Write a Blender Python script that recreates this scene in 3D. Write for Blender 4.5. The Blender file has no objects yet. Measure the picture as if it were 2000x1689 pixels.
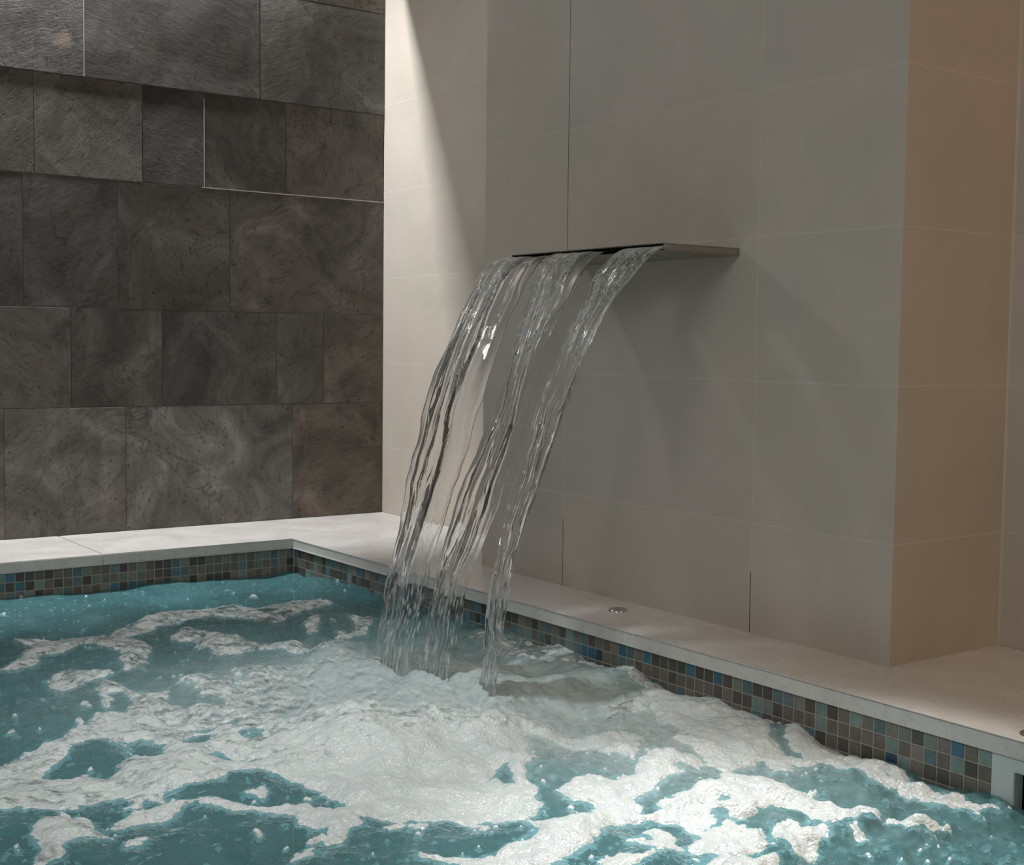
import bpy, bmesh, math, random
import numpy as np
from mathutils import Matrix, Vector

S = bpy.context.scene
COL = S.collection

# ------------------------------------------------------------ camera
cam_data = bpy.data.cameras.new('camera')
cam = bpy.data.objects.new('camera', cam_data)
COL.objects.link(cam)
cam_data.sensor_width = 36.0
cam_data.lens = 2586.2566 / 2000 * 36.0
cam_data.clip_start = 0.02
_r = Vector((0.8106805718, -0.5853651563, 0.0120268154))
_u = Vector((0.0291268929, 0.0608372940, 0.9977226306))
_f = Vector((0.5847637425, 0.8084840490, -0.0663694805))
cam.matrix_world = Matrix(((_r.x, _u.x, -_f.x, -2.0435514), (_r.y, _u.y, -_f.y, -1.5906402),
                           (_r.z, _u.z, -_f.z, 0.6051891), (0, 0, 0, 1)))
S.camera = cam

# ------------------------------------------------------------ world, lamps, exposure
W = bpy.data.worlds.new('spa_hall_light')
S.world = W
W.use_nodes = True
W.node_tree.nodes['Background'].inputs[0].default_value = (1.0, 0.90, 0.78, 1)
W.node_tree.nodes['Background'].inputs[1].default_value = 0.17
S.view_settings.view_transform = 'Standard'
S.view_settings.look = 'None'
S.view_settings.gamma = 1.0
S.view_settings.use_curve_mapping = False
S.view_settings.exposure = 0.0


def area(name, loc, target, sx, sy, power, color, spread=180):
    d = bpy.data.lights.new(name, 'AREA')
    d.shape = 'RECTANGLE'
    d.size, d.size_y, d.energy, d.color = sx, sy, power, color
    d.spread = math.radians(spread)
    o = bpy.data.objects.new(name, d)
    COL.objects.link(o)
    o.location = loc
    o.rotation_euler = (Vector(target) - Vector(loc)).to_track_quat('-Z', 'Y').to_euler()
    return o


def spot(name, loc, target, power, color, angle, blend, radius):
    d = bpy.data.lights.new(name, 'SPOT')
    d.energy, d.color = power, color
    d.spot_size, d.spot_blend, d.shadow_soft_size = math.radians(angle), blend, radius
    o = bpy.data.objects.new(name, d)
    COL.objects.link(o)
    o.location = loc
    o.rotation_euler = (Vector(target) - Vector(loc)).to_track_quat('-Z', 'Y').to_euler()
    return o


# cove light in the ceiling slot along the slate wall
cove = area('cove_light', (-0.90, 2.475, 2.085), (-0.90, 2.475, 0), 1.5, 0.028, 51.0, (0.99, 0.995, 1.0))
# ceiling downlights of the pool hall, plus an added fill for the recess
spot('pool_downlight', (-0.15, 0.40, 1.93), (-0.72, -0.43, -0.1), 228, (1.0, 0.985, 0.96), 34, 1.0, 0.07)
spot('pool_downlight', (-0.95, 0.62, 1.93), (-0.98, 0.58, -0.1), 74, (0.95, 0.99, 1.0), 58, 1.0, 0.06)
spot('hall_downlight_and_fill', (-1.66, 2.05, 1.9), (-0.05, 1.1, 0.9), 15, (0.95, 0.98, 1.0), 95, 0.8, 0.08)
spot('hall_downlight_and_fill', (-1.5, 2.0, 1.9), (0.348, 1.95, 1.45), 22, (1.0, 0.96, 0.9), 44, 1.0, 0.1)  # unseen fill spot, added to lift the dark half of the recess wall
area('hall_ceiling_light', (-2.5, -0.5, 1.9), (-0.7, 1.0, 0.2), 1.2, 0.8, 18.5, (0.93, 0.98, 1.0))
area('corridor_light', (-0.3, -2.0, 1.88), (0.0, -0.1, 0.1), 0.9, 0.6, 13, (1.0, 0.61, 0.34))


# ------------------------------------------------------------ helpers
def link(o, parent=None):
    COL.objects.link(o)
    if parent is not None:
        o.parent = parent
    return o


def mesh_obj(name, verts, faces, mats, parent=None, mat_idx=None, smooth=False):
    me = bpy.data.meshes.new(name)
    me.from_pydata([tuple(v) for v in verts], [], faces)
    for m in (mats if isinstance(mats, (list, tuple)) else [mats]):
        me.materials.append(m)
    if mat_idx is not None:
        me.polygons.foreach_set('material_index', mat_idx)
    if smooth:
        me.polygons.foreach_set('use_smooth', [True] * len(me.polygons))
    me.update()
    return link(bpy.data.objects.new(name, me), parent)


def bm_obj(name, bm, mat, parent=None, smooth=False):
    me = bpy.data.meshes.new(name)
    bm.normal_update()
    bm.to_mesh(me)
    bm.free()
    me.materials.append(mat)
    if smooth:
        me.polygons.foreach_set('use_smooth', [True] * len(me.polygons))
    return link(bpy.data.objects.new(name, me), parent)


def tag(o, label, cat, group=None, kind=None):
    o['label'] = label
    o['category'] = cat
    if group:
        o['group'] = group
    if kind:
        o['kind'] = kind
    return o


def struct(o):
    o['kind'] = 'structure'
    return o


def empty(name, loc):
    o = bpy.data.objects.new(name, None)
    COL.objects.link(o)
    o.location = loc
    o.empty_display_size = 0.05
    return o


def box_bm(x0, x1, y0, y1, z0, z1, bevel=0.0, seg=2):
    bm = bmesh.new()
    bmesh.ops.create_cube(bm, size=1.0)
    for v in bm.verts:
        v.co = Vector((x0 if v.co.x < 0 else x1, y0 if v.co.y < 0 else y1, z0 if v.co.z < 0 else z1))
    if bevel:
        bmesh.ops.bevel(bm, geom=list(bm.edges), offset=bevel, segments=seg, affect='EDGES', profile=0.5)
    return bm


def gnoise(x, y, seed):
    """2-D gradient noise, about -1..1"""
    rng = np.random.RandomState(seed)
    perm = rng.permutation(512)
    ang = rng.rand(512) * 2 * np.pi
    xi, yi = np.floor(x).astype(int), np.floor(y).astype(int)
    xf, yf = x - xi, y - yi
    u = xf * xf * xf * (xf * (xf * 6 - 15) + 10)
    v = yf * yf * yf * (yf * (yf * 6 - 15) + 10)

    def g(ix, iy, dx, dy):
        a = ang[perm[(perm[ix & 511] + iy) & 511]]
        return np.cos(a) * dx + np.sin(a) * dy
    n00, n10 = g(xi, yi, xf, yf), g(xi + 1, yi, xf - 1, yf)
    n01, n11 = g(xi, yi + 1, xf, yf - 1), g(xi + 1, yi + 1, xf - 1, yf - 1)
    return 1.5 * ((n00 * (1 - u) + n10 * u) * (1 - v) + (n01 * (1 - u) + n11 * u) * v)


def fbm(x, y, seed, octs=4, gain=0.5):
    t, a = 0, 1.0
    for k in range(octs):
        t = t + a * gnoise(x * 2 ** k + 17.3 * k, y * 2 ** k - 9.1 * k, seed + k)
        a *= gain
    return t


# ------------------------------------------------------------ materials
class NT:
    def __init__(self, name):
        self.m = bpy.data.materials.new(name)
        self.m.use_nodes = True
        self.t = self.m.node_tree
        self.t.nodes.clear()
        self.out = self.t.nodes.new('ShaderNodeOutputMaterial')

    def n(self, typ, **kw):
        nd = self.t.nodes.new('ShaderNode' + typ)
        for k, v in kw.items():
            if k.startswith('i_'):
                key = k[2:].replace('_', ' ')
                nd.inputs[int(key) if key.isdigit() else key].default_value = v
            else:
                setattr(nd, k, v)
        return nd

    def l(self, a, b):
        self.t.links.new(a, b)

    def coords(self, scale=(1, 1, 1), rot=(0, 0, 0)):
        tc = self.n('TexCoord')
        mp = self.n('Mapping')
        mp.inputs['Scale'].default_value = scale
        mp.inputs['Rotation'].default_value = rot
        self.l(tc.outputs['Object'], mp.inputs['Vector'])
        return mp.outputs[0]

    def noise(self, vec, scale, detail=4, rough=0.55, dist=0.0):
        n = self.n('TexNoise')
        n.inputs['Scale'].default_value = scale
        n.inputs['Detail'].default_value = detail
        n.inputs['Roughness'].default_value = rough
        n.inputs['Distortion'].default_value = dist
        if vec is not None:
            self.l(vec, n.inputs['Vector'])
        return n.outputs['Fac']

    def ramp(self, fac, stops, interp='LINEAR'):
        r = self.n('ValToRGB')
        cr = r.color_ramp
        cr.interpolation = interp
        while len(cr.elements) < len(stops):
            cr.elements.new(0.5)
        for e, (p, c) in zip(cr.elements, stops):
            e.position = p
            e.color = c if len(c) == 4 else (*c, 1)
        self.l(fac, r.inputs[0])
        return r.outputs[0]

    def mix(self, fac, a, b, mode='MIX'):
        m = self.n('Mix', data_type='RGBA', blend_type=mode)
        for sock, v in ((m.inputs[0], fac), (m.inputs[6], a), (m.inputs[7], b)):
            if hasattr(v, 'is_output'):
                self.l(v, sock)
            else:
                sock.default_value = v if not isinstance(v, tuple) or len(v) == 4 else (*v, 1)
        return m.outputs[2]

    def math(self, op, a, b=0.0):
        m = self.n('Math', operation=op)
        for s, v in zip(m.inputs, (a, b)):
            if hasattr(v, 'is_output'):
                self.l(v, s)
            else:
                s.default_value = v
        return m.outputs[0]

    def attr(self, name):
        a = self.n('Attribute', attribute_name=name)
        return a

    def bump(self, h, strength, dist):
        b = self.n('Bump')
        b.inputs['Strength'].default_value = strength
        b.inputs['Distance'].default_value = dist
        self.l(h, b.inputs['Height'])
        return b.outputs[0]

    def pbr(self, color, rough, normal=None, metal=0.0, spec=0.5):
        p = self.n('BsdfPrincipled')
        for s, v in (('Base Color', color), ('Roughness', rough), ('Metallic', metal), ('Specular IOR Level', spec)):
            if hasattr(v, 'is_output'):
                self.l(v, p.inputs[s])
            else:
                p.inputs[s].default_value = v if not isinstance(v, tuple) or len(v) == 4 else (*v, 1)
        if normal is not None:
            self.l(normal, p.inputs['Normal'])
        self.l(p.outputs[0], self.out.inputs[0])
        return self.m


def mat_porcelain():
    t = NT('beige_porcelain')
    v = t.coords()
    n1 = t.noise(v, 5.0, 6, 0.6, 0.4)
    n2 = t.noise(v, 24.0, 5, 0.6)
    c = t.ramp(n1, [(0.33, (0.475, 0.44, 0.385)), (0.5, (0.525, 0.48, 0.42)), (0.68, (0.575, 0.515, 0.455))])
    c = t.mix(t.ramp(n2, [(0.35, (0, 0, 0)), (0.75, (0.35, 0.35, 0.35))]), c, (0.47, 0.45, 0.41))
    c = t.mix(t.ramp(t.noise(v, 2.6, 5, 0.6, 0.8), [(0.38, (0, 0, 0)), (0.66, (0.75, 0.75, 0.75))]), c, (0.535, 0.47, 0.415))
    tone = t.attr('tone').outputs['Fac']
    c = t.mix(1.0, c, t.ramp(tone, [(0, (0.93, 0.94, 0.96)), (1, (1.04, 1.02, 0.99))]), 'MULTIPLY')
    return t.pbr(c, 0.55, t.bump(t.noise(v, 140.0, 4, 0.7), 0.08, 0.002), spec=0.35)


def mat_plain(name, col, rough=0.8, bump=0.0, metal=0.0):
    t = NT(name)
    v = t.coords()
    n = t.noise(v, 30, 4)
    c = t.mix(n, tuple(0.88 * a for a in col), tuple(min(1, 1.1 * a) for a in col))
    return t.pbr(c, rough, t.bump(t.noise(v, 260, 3), bump, 0.001) if bump else None, metal)


def mat_slate():
    t = NT('dark_slate')
    tone = t.attr('tone')            # r: tone, g: texture kind, b: hue
    sep = t.n('SeparateColor')
    t.l(tone.outputs['Color'], sep.inputs[0])
    off = t.n('VectorMath', operation='SCALE')
    t.l(tone.outputs['Color'], off.inputs[0])
    off.inputs['Scale'].default_value = 40.0
    tc = t.n('TexCoord')
    add = t.n('VectorMath', operation='ADD')
    t.l(tc.outputs['Object'], add.inputs[0])
    t.l(off.outputs[0], add.inputs[1])
    rot = t.n('VectorRotate', rotation_type='Y_AXIS')
    t.l(add.outputs[0], rot.inputs['Vector'])
    t.l(t.math('MULTIPLY', sep.outputs[1], 3.0), rot.inputs['Angle'])
    st = t.n('Mapping')
    st.inputs['Scale'].default_value = (1.0, 1.0, 3.2)
    t.l(rot.outputs[0], st.inputs['Vector'])
    grain = t.noise(st.outputs[0], 24.0, 8, 0.68, 0.6)
    clouds = t.noise(add.outputs[0], 4.2, 9, 0.66, 1.1)
    fine = t.noise(st.outputs[0], 90.0, 6, 0.7, 0.2)
    veins = t.noise(rot.outputs[0], 2.2, 6, 0.62, 2.2)
    c = t.ramp(clouds, [(0.26, (0.036, 0.035, 0.032)), (0.42, (0.074, 0.069, 0.062)), (0.55, (0.112, 0.106, 0.097)),
                        (0.66, (0.165, 0.158, 0.148)), (0.8, (0.235, 0.225, 0.215))])
    rust = t.ramp(t.noise(add.outputs[0], 6.0, 6, 0.62, 1.2), [(0.56, (0, 0, 0)), (0.76, (0.6, 0.6, 0.6))])
    c = t.mix(rust, c, (0.130, 0.096, 0.066))
    c = t.mix(t.ramp(grain, [(0.33, (0.45, 0.45, 0.45)), (0.48, (0, 0, 0))]), c, (0.030, 0.029, 0.027))
    pit = t.n('Mapping')
    pit.inputs['Scale'].default_value = (1.0, 1.0, 2.2)
    t.l(rot.outputs[0], pit.inputs['Vector'])
    pits = t.noise(pit.outputs[0], 62.0, 3, 0.5, 0.3)
    c = t.mix(t.ramp(pits, [(0.29, (0.85, 0.85, 0.85)), (0.36, (0, 0, 0))]), c, (0.016, 0.016, 0.015))
    c = t.mix(t.ramp(veins, [(0.490, (0, 0, 0)), (0.5, (0.6, 0.6, 0.6)), (0.510, (0, 0, 0))]), c, (0.022, 0.021, 0.02))
    c = t.mix(t.ramp(fine, [(0.60, (0, 0, 0)), (0.8, (0.3, 0.3, 0.3))]), c, (0.26, 0.25, 0.235))
    c = t.mix(1.0, c, t.ramp(sep.outputs[0], [(0, (0.50, 0.50, 0.50)), (1, (2.2, 2.2, 2.2))]), 'MULTIPLY')
    c = t.mix(1.0, c, t.ramp(sep.outputs[2], [(0, (0.95, 1.0, 1.06)), (1, (1.10, 1.0, 0.88))]), 'MULTIPLY')
    # one natural ochre stain on the course at the top
    sub = t.n('VectorMath', operation='DISTANCE')
    sub.inputs[1].default_value = (-0.772, YS_, 1.505)
    wob = t.n('TexNoise', i_Scale=22.0, i_Detail=4.0)
    t.l(tc.outputs['Object'], wob.inputs['Vector'])
    wadd = t.n('VectorMath', operation='MULTIPLY_ADD')
    t.l(wob.outputs['Color'], wadd.inputs[0])
    wadd.inputs[1].default_value = (0.06, 0.0, 0.06)
    t.l(tc.outputs['Object'], wadd.inputs[2])
    woff = t.n('VectorMath', operation='SUBTRACT')
    t.l(wadd.outputs[0], woff.inputs[0])
    woff.inputs[1].default_value = (0.03, 0.0, 0.03)
    t.l(woff.outputs[0], sub.inputs[0])
    c = t.mix(t.ramp(sub.outputs['Value'], [(0.022, (0.8, 0.8, 0.8)), (0.034, (0, 0, 0))]), c, (0.27, 0.215, 0.16))
    h = t.math('ADD', t.math('MULTIPLY', grain, 1.0), t.math('MULTIPLY', clouds, 0.9))
    h = t.math('ADD', h, t.math('MULTIPLY', fine, 0.35))
    h = t.math('ADD', h, t.ramp(pits, [(0.29, (0, 0, 0)), (0.38, (0.35, 0.35, 0.35))]))
    nb = t.bump(h, 0.5, 0.006)
    bn = [n_ for n_ in t.t.nodes if n_.type == 'BUMP'][0]
    t.l(t.math('ADD', 0.10, t.math('MULTIPLY', t.math('FRACT', t.math('MULTIPLY', sep.outputs[0], 13.7)), 0.55)), bn.inputs['Strength'])
    return t.pbr(c, 0.62, nb, spec=0.35)


YS_ = 2.504


def mat_marble():
    t = NT('white_marble')
    v = t.coords()
    cl = t.noise(v, 7.0, 5, 0.6, 0.5)
    ve = t.noise(v, 9.0, 6, 0.6, 1.8)
    c = t.ramp(cl, [(0.3, (0.60, 0.575, 0.55)), (0.7, (0.70, 0.68, 0.655))])
    c = t.mix(t.ramp(ve, [(0.48, (0, 0, 0)), (0.5, (0.32, 0.32, 0.32)), (0.52, (0, 0, 0))]), c, (0.36, 0.31, 0.27))
    st = t.noise(t.coords((1, 1, 1)), 34.0, 4, 0.6, 0.6)
    c = t.mix(t.ramp(st, [(0.60, (0, 0, 0)), (0.78, (0.22, 0.22, 0.22))]), c, (0.42, 0.37, 0.33))
    return t.pbr(c, t.ramp(cl, [(0.3, (0.32, 0.32, 0.32)), (0.7, (0.45, 0.45, 0.45))]),
                 t.bump(st, 0.06, 0.002), spec=0.4)


def mat_mosaic():
    t = NT('glass_mosaic')
    v = t.coords()
    col = t.attr('tile_color').outputs['Color']
    n = t.noise(v, 90.0, 4, 0.6)
    c = t.mix(1.0, col, t.ramp(n, [(0.3, (0.8, 0.8, 0.8)), (0.7, (1.18, 1.18, 1.18))]), 'MULTIPLY')
    return t.pbr(c, 0.3, t.bump(n, 0.15, 0.001))


def mat_steel(name='brushed_steel', col=(0.46, 0.42, 0.37), rough=0.28):
    t = NT(name)
    n = t.noise(t.coords((1, 14, 60)), 14.0, 3)
    return t.pbr(t.mix(n, tuple(0.85 * a for a in col), col), t.ramp(n, [(0, (rough * 0.7,) * 3), (1, (rough * 1.3,) * 3)]),
                 t.bump(n, 0.04, 0.0005), metal=1.0)


def mat_stream():
    t = NT('falling_water')
    g = t.n('BsdfRefraction', i_IOR=1.33, i_Roughness=0.0)
    g.inputs['Color'].default_value = (0.985, 0.995, 0.995, 1)
    gl = t.n('BsdfGlossy', i_Roughness=0.015)
    gl.inputs['Color'].default_value = (1, 1, 1, 1)
    v = t.coords((26, 26, 3.0))
    b = t.bump(t.noise(v, 3.0, 3, 0.5, 0.5), 0.15, 0.004)
    t.l(b, g.inputs['Normal'])
    t.l(b, gl.inputs['Normal'])
    fr = t.n('Fresnel', i_IOR=1.33)
    t.l(b, fr.inputs['Normal'])
    m = t.n('MixShader')
    t.l(fr.outputs[0], m.inputs[0])
    t.l(g.outputs[0], m.inputs[1])
    t.l(gl.outputs[0], m.inputs[2])
    # air bubbles low in the fall; near the top, highlights painted as white streaks
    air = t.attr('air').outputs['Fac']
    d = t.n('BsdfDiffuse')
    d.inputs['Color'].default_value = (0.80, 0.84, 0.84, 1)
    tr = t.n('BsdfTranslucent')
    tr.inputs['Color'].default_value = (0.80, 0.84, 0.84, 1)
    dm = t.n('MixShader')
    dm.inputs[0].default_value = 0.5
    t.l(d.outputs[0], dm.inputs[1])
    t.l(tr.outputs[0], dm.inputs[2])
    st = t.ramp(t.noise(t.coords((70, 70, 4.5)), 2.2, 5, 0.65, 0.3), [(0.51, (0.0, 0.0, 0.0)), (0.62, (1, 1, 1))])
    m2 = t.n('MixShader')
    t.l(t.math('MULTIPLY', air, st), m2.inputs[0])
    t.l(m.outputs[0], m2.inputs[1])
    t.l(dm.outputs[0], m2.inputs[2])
    t.l(m2.outputs[0], t.out.inputs[0])
    return t.m


def mat_pool():
    t = NT('pool_water')
    v = t.coords()
    air = t.attr('air').outputs['Fac']
    mil = t.noise(v, 9.0, 5, 0.6, 1.0)
    c = t.ramp(mil, [(0.3, (0.075, 0.33, 0.38)), (0.55, (0.12, 0.41, 0.46)), (0.75, (0.19, 0.48, 0.53))])
    fa = t.math('MULTIPLY', air, t.math('ADD', 0.35, t.math('MULTIPLY', t.noise(v, 30, 5, 0.65, 1.2), 1.25)))
    fa_n = t.n('Clamp')
    t.l(fa, fa_n.inputs[0])
    c = t.mix(fa_n.outputs[0], c, (0.64, 0.75, 0.75))
    d = t.n('BsdfDiffuse')
    t.l(c, d.inputs['Color'])
    tr = t.n('BsdfTransparent')
    tr.inputs['Color'].default_value = (0.60, 0.84, 0.89, 1)
    gl = t.n('BsdfGlossy', i_Roughness=0.03)
    gl.inputs['Color'].default_value = (1, 1, 1, 1)
    b = t.bump(t.math('ADD', t.noise(v, 42, 4, 0.6, 0.4), t.math('MULTIPLY', t.noise(v, 150, 3, 0.6), 0.25)), 0.7, 0.014)
    t.l(b, gl.inputs['Normal'])
    clear = t.math('SUBTRACT', 0.64, t.math('MULTIPLY', fa_n.outputs[0], 0.40))
    m1 = t.n('MixShader')
    t.l(clear, m1.inputs[0])
    t.l(d.outputs[0], m1.inputs[1])
    t.l(tr.outputs[0], m1.inputs[2])
    fr = t.n('Fresnel', i_IOR=1.33)
    t.l(b, fr.inputs['Normal'])
    m2 = t.n('MixShader')
    t.l(fr.outputs[0], m2.inputs[0])
    t.l(m1.outputs[0], m2.inputs[1])
    t.l(gl.outputs[0], m2.inputs[2])
    t.l(m2.outputs[0], t.out.inputs[0])
    return t.m


def mat_foam():
    t = NT('white_foam')
    v = t.coords()
    vo = t.n('TexVoronoi', i_Scale=190.0)
    t.l(v, vo.inputs['Vector'])
    n = t.noise(v, 35, 5, 0.65, 0.6)
    c = t.ramp(n, [(0.3, (0.68, 0.77, 0.775)), (0.7, (0.83, 0.87, 0.86))])
    h = t.math('ADD', t.math('MULTIPLY', vo.outputs['Distance'], -0.6), t.noise(v, 70, 4, 0.7))
    t.pbr(c, 0.18, t.bump(h, 0.55, 0.005), spec=0.5)
    p = [n_ for n_ in t.t.nodes if n_.type == 'BSDF_PRINCIPLED'][0]
    # thin foam is broken up by tiny openings that let the water show
    cover = t.attr('air').outputs['Fac']
    lace = t.math('ADD', t.math('MULTIPLY', t.noise(v, 24, 6, 0.66, 0.7), 0.75), t.math('MULTIPLY', t.noise(v, 120, 4, 0.7, 0.3), 0.35))
    a = t.ramp(t.math('ADD', lace, t.math('SUBTRACT', cover, 0.5)), [(0.42, (0.0, 0.0, 0.0)), (0.62, (0.97, 0.97, 0.97))])
    m = t.n('MixShader')
    tr = t.n('BsdfTransparent')
    t.l(a, m.inputs[0])
    t.l(tr.outputs[0], m.inputs[1])
    t.l(p.outputs[0], m.inputs[2])
    t.l(m.outputs[0], t.out.inputs[0])
    return t.m


M = dict(tile=mat_porcelain(), grout=mat_plain('sand_grout', (0.61, 0.56, 0.49), 0.9),
         grout_dark=mat_plain('grey_grout', (0.20, 0.19, 0.17), 0.9), slate=mat_slate(), marble=mat_marble(),
         mosaic=mat_mosaic(), grout_pool=mat_plain('pool_grout', (0.42, 0.385, 0.335), 0.85), steel=mat_steel(),
         dark=mat_plain('dark_recess', (0.012, 0.012, 0.012), 0.6), water=mat_pool(), foam=mat_foam(),
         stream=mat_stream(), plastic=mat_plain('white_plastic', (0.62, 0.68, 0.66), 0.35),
         ceiling=mat_plain('ceiling_paint', (0.55, 0.53, 0.50), 0.9),
         poolfloor=mat_plain('pool_floor', (0.13, 0.38, 0.45), 0.5), chrome=mat_steel('polished_chrome', (0.75, 0.74, 0.71), 0.10))

# ------------------------------------------------------------ tiled surfaces (one mesh each)
class Tiles:
    def __init__(self):
        self.v, self.f, self.mi, self.col = [], [], [], []

    def quad(self, pts, mi, col=(0.5, 0.5, 0.5)):
        b = len(self.v)
        self.v += [Vector(p) for p in pts]
        self.f.append(tuple(range(b, b + len(pts))))
        self.mi.append(mi)
        self.col.append(col)

    def tile(self, O, U, V, N, u0, u1, v0, v1, gap, depth=0.0, thick=0.005, bev=0.0008, col=(0.5, 0.5, 0.5), mi=0, jit=0.0, rng=None):
        O, U, V, N = Vector(O), Vector(U), Vector(V), Vector(N)
        g = gap / 2
        j = (lambda: rng.uniform(-jit, jit)) if jit else (lambda: 0.0)
        c = [(u0 + g + j(), v0 + g + j()), (u1 - g + j(), v0 + g + j()), (u1 - g + j(), v1 - g + j()), (u0 + g + j(), v1 - g + j())]
        sg = [(1, 1), (-1, 1), (-1, -1), (1, -1)]
        back = [O + U * a + V * b - N * thick for a, b in c]
        mid = [O + U * a + V * b + N * (depth - bev) for a, b in c]
        top = [O + U * (a + s * bev) + V * (b + t * bev) + N * depth for (a, b), (s, t) in zip(c, sg)]
        flip = U.cross(V).dot(N) < 0
        fs = [top]
        for k in range(4):
            m = (k + 1) % 4
            fs += [[mid[k], mid[m], top[m], top[k]], [back[k], back[m], mid[m], mid[k]]]
        for q in fs:
            self.quad(q[::-1] if flip else q, mi, col)

    def slab(self, x0, x1, y0, y1, z0, z1, mi):
        p = [Vector((x, y, z)) for z in (z0, z1) for y in (y0, y1) for x in (x0, x1)]
        for q in ((0, 2, 3, 1), (4, 5, 7, 6), (0, 1, 5, 4), (2, 6, 7, 3), (0, 4, 6, 2), (1, 3, 7, 5)):
            self.quad([p[i] for i in q], mi)

    def build(self, name, mats, attr, parent=None):
        o = mesh_obj(name, self.v, self.f, mats, parent, self.mi)
        a = o.data.attributes.new(attr, 'FLOAT_COLOR', 'FACE')
        a.data.foreach_set('color', np.array([(*c, 1) for c in self.col], dtype=np.float32).ravel())
        return o


YL, YS, XR = 1.3692, 2.5044, 0.348          # pier left edge, slate plane, recess plane
XC, YC = -0.2142, 2.087                      # coping front edges
XP, YP = -0.2042, 2.097                      # pool wall faces
ZROW = [0.0, 0.2349, 0.5349, 0.8349, 1.1349, 1.4349, 1.7349, 1.95]
CEIL = 1.95
rng = random.Random(4)


def tone():
    return (rng.random(), rng.random(), rng.random())


# slate wall
T = Tiles()
zr = [0.0, 0.3945, 0.7015, 1.0995, 1.4025, 1.75, 2.2]
cuts = [[-0.959, -0.587, -0.006], [-1.16, -0.756, -0.466, -0.067, 0.111], [-1.3, -0.896, -0.606, -0.234],
        [-1.2, -0.86, -0.527, -0.322, -0.033], [-1.25, -0.709, -0.128], [-0.9, -0.4, 0.05]]
tones = {(0, 0): (.50, .25, .5), (0, 1): (.63, .25, .35), (0, 2): (.78, .55, .15), (0, 3): (.50, .0, .95), (1, 0): (.4, .2, .4), (1, 1): (.50, .8, .45),
         (1, 2): (.36, .45, .4), (1, 3): (.34, .62, .2), (1, 4): (.34, .3, .4), (1, 5): (.52, .1, .85), (2, 1): (.34, .4, .3), (2, 2): (.235, .15, .3), (2, 3): (.30, .7, .45),
         (2, 4): (.38, .2, .65), (3, 1): (.34, .33, .5), (3, 2): (.34, .33, .55), (3, 3): (.14, .9, .1), (3, 4): (.26, .8, .4), (3, 5): (.38, .6, .7),
         (4, 1): (.26, .12, .3), (4, 2): (.30, .95, .25), (4, 3): (.34, .12, .35)}
for r in range(6):
    xs = [-2.7, -2.2, -1.7] + cuts[r] + [XR]
    for k in range(len(xs) - 1):
        d = (0.0030 if r >= 4 else 0.0) + rng.uniform(-0.0004, 0.0004)
        c = tones.get((r, k - 2), tone())
        gap = 0.0017
        T.tile((0, YS, 0), (1, 0, 0), (0, 0, 1), (0, -1, 0), xs[k], xs[k + 1], zr[r], zr[r + 1], gap, d, 0.006, 0.0007, c, 0, 0.0006, rng)
T.slab(-2.7, XR, YS + 0.0025, YS + 0.12, -0.03, 2.2, 1)
# the pale open joint of the top course
T.slab(-0.7105, -0.7075, YS - 0.0028, YS + 0.003, zr[4] + 0.002, zr[5], 2)
T.slab(-0.33, XR, YS - 0.0006, YS + 0.003, zr[3] - 0.0014, zr[3] + 0.0014, 2)
T.slab(-0.3232, -0.3208, YS - 0.0006, YS + 0.003, zr[3], zr[4] - 0.02, 2)
struct(T.build('wall_back', [M['slate'], M['grout_dark'], M['grout']], 'tone'))

# recess wall, continuous behind the pier
T = Tiles()
zz = ZROW[:-1] + [2.2]
for r in range(len(zz) - 1):
    ys = [-2.6, -1.88, -1.23, -0.58, 0.07, 0.72, 1.37, 1.85, YS]
    for k in range(len(ys) - 1):
        T.tile((XR, 0, 0), (0, 1, 0), (0, 0, 1), (-1, 0, 0), ys[k], ys[k + 1], zz[r], zz[r + 1], 0.0015, 0, 0.005, 0.0005, tone())
T.slab(XR + 0.0003, XR + 0.12, -2.6, YS + 0.12, -0.03, 2.2, 1)
struct(T.build('wall_right', [M['tile'], M['grout']], 'tone'))

# pier that carries the spout
T = Tiles()
yj = [0.0, 0.3654, 1.011, YL]
for r in range(len(ZROW) - 1):
    for k in range(3):
        T.tile((0, 0, 0), (0, 1, 0), (0, 0, 1), (-1, 0, 0), yj[k] - (0.0007 if k == 0 else 0), yj[k + 1] + (0.0007 if k == 2 else 0),
               ZROW[r], ZROW[r + 1], 0.0015, 0, 0.005, 0.0005, tone())
    T.tile((0, 0, 0), (1, 0, 0), (0, 0, 1), (0, -1, 0), -0.0007, XR - 0.002, ZROW[r], ZROW[r + 1], 0.0018, 0, 0.005, 0.0005, tone())
    T.tile((0, YL, 0), (1, 0, 0), (0, 0, 1), (0, 1, 0), -0.0007, XR, ZROW[r], ZROW[r + 1], 0.0015, 0, 0.005, 0.0005, tone())
T.slab(0.0003, XR, 0.0003, YL - 0.0003, 0.0, CEIL, 1)
T.slab(XR - 0.004, XR, -0.0035, 0.001, 0.0, CEIL, 1)                    # pale sealant in the inner corner
for y, za, zb in ((1.011, 0.0, 0.17), (1.011, 0.84, 1.95), (0.3654, 0.0, 0.13)):
    T.slab(0.0001, 0.0016, y - 0.0008, y + 0.0008, za, zb, 2)             # joints that lost their grout
struct(T.build('wall_pier', [M['tile'], M['grout'], M['dark']], 'tone'))

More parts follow.
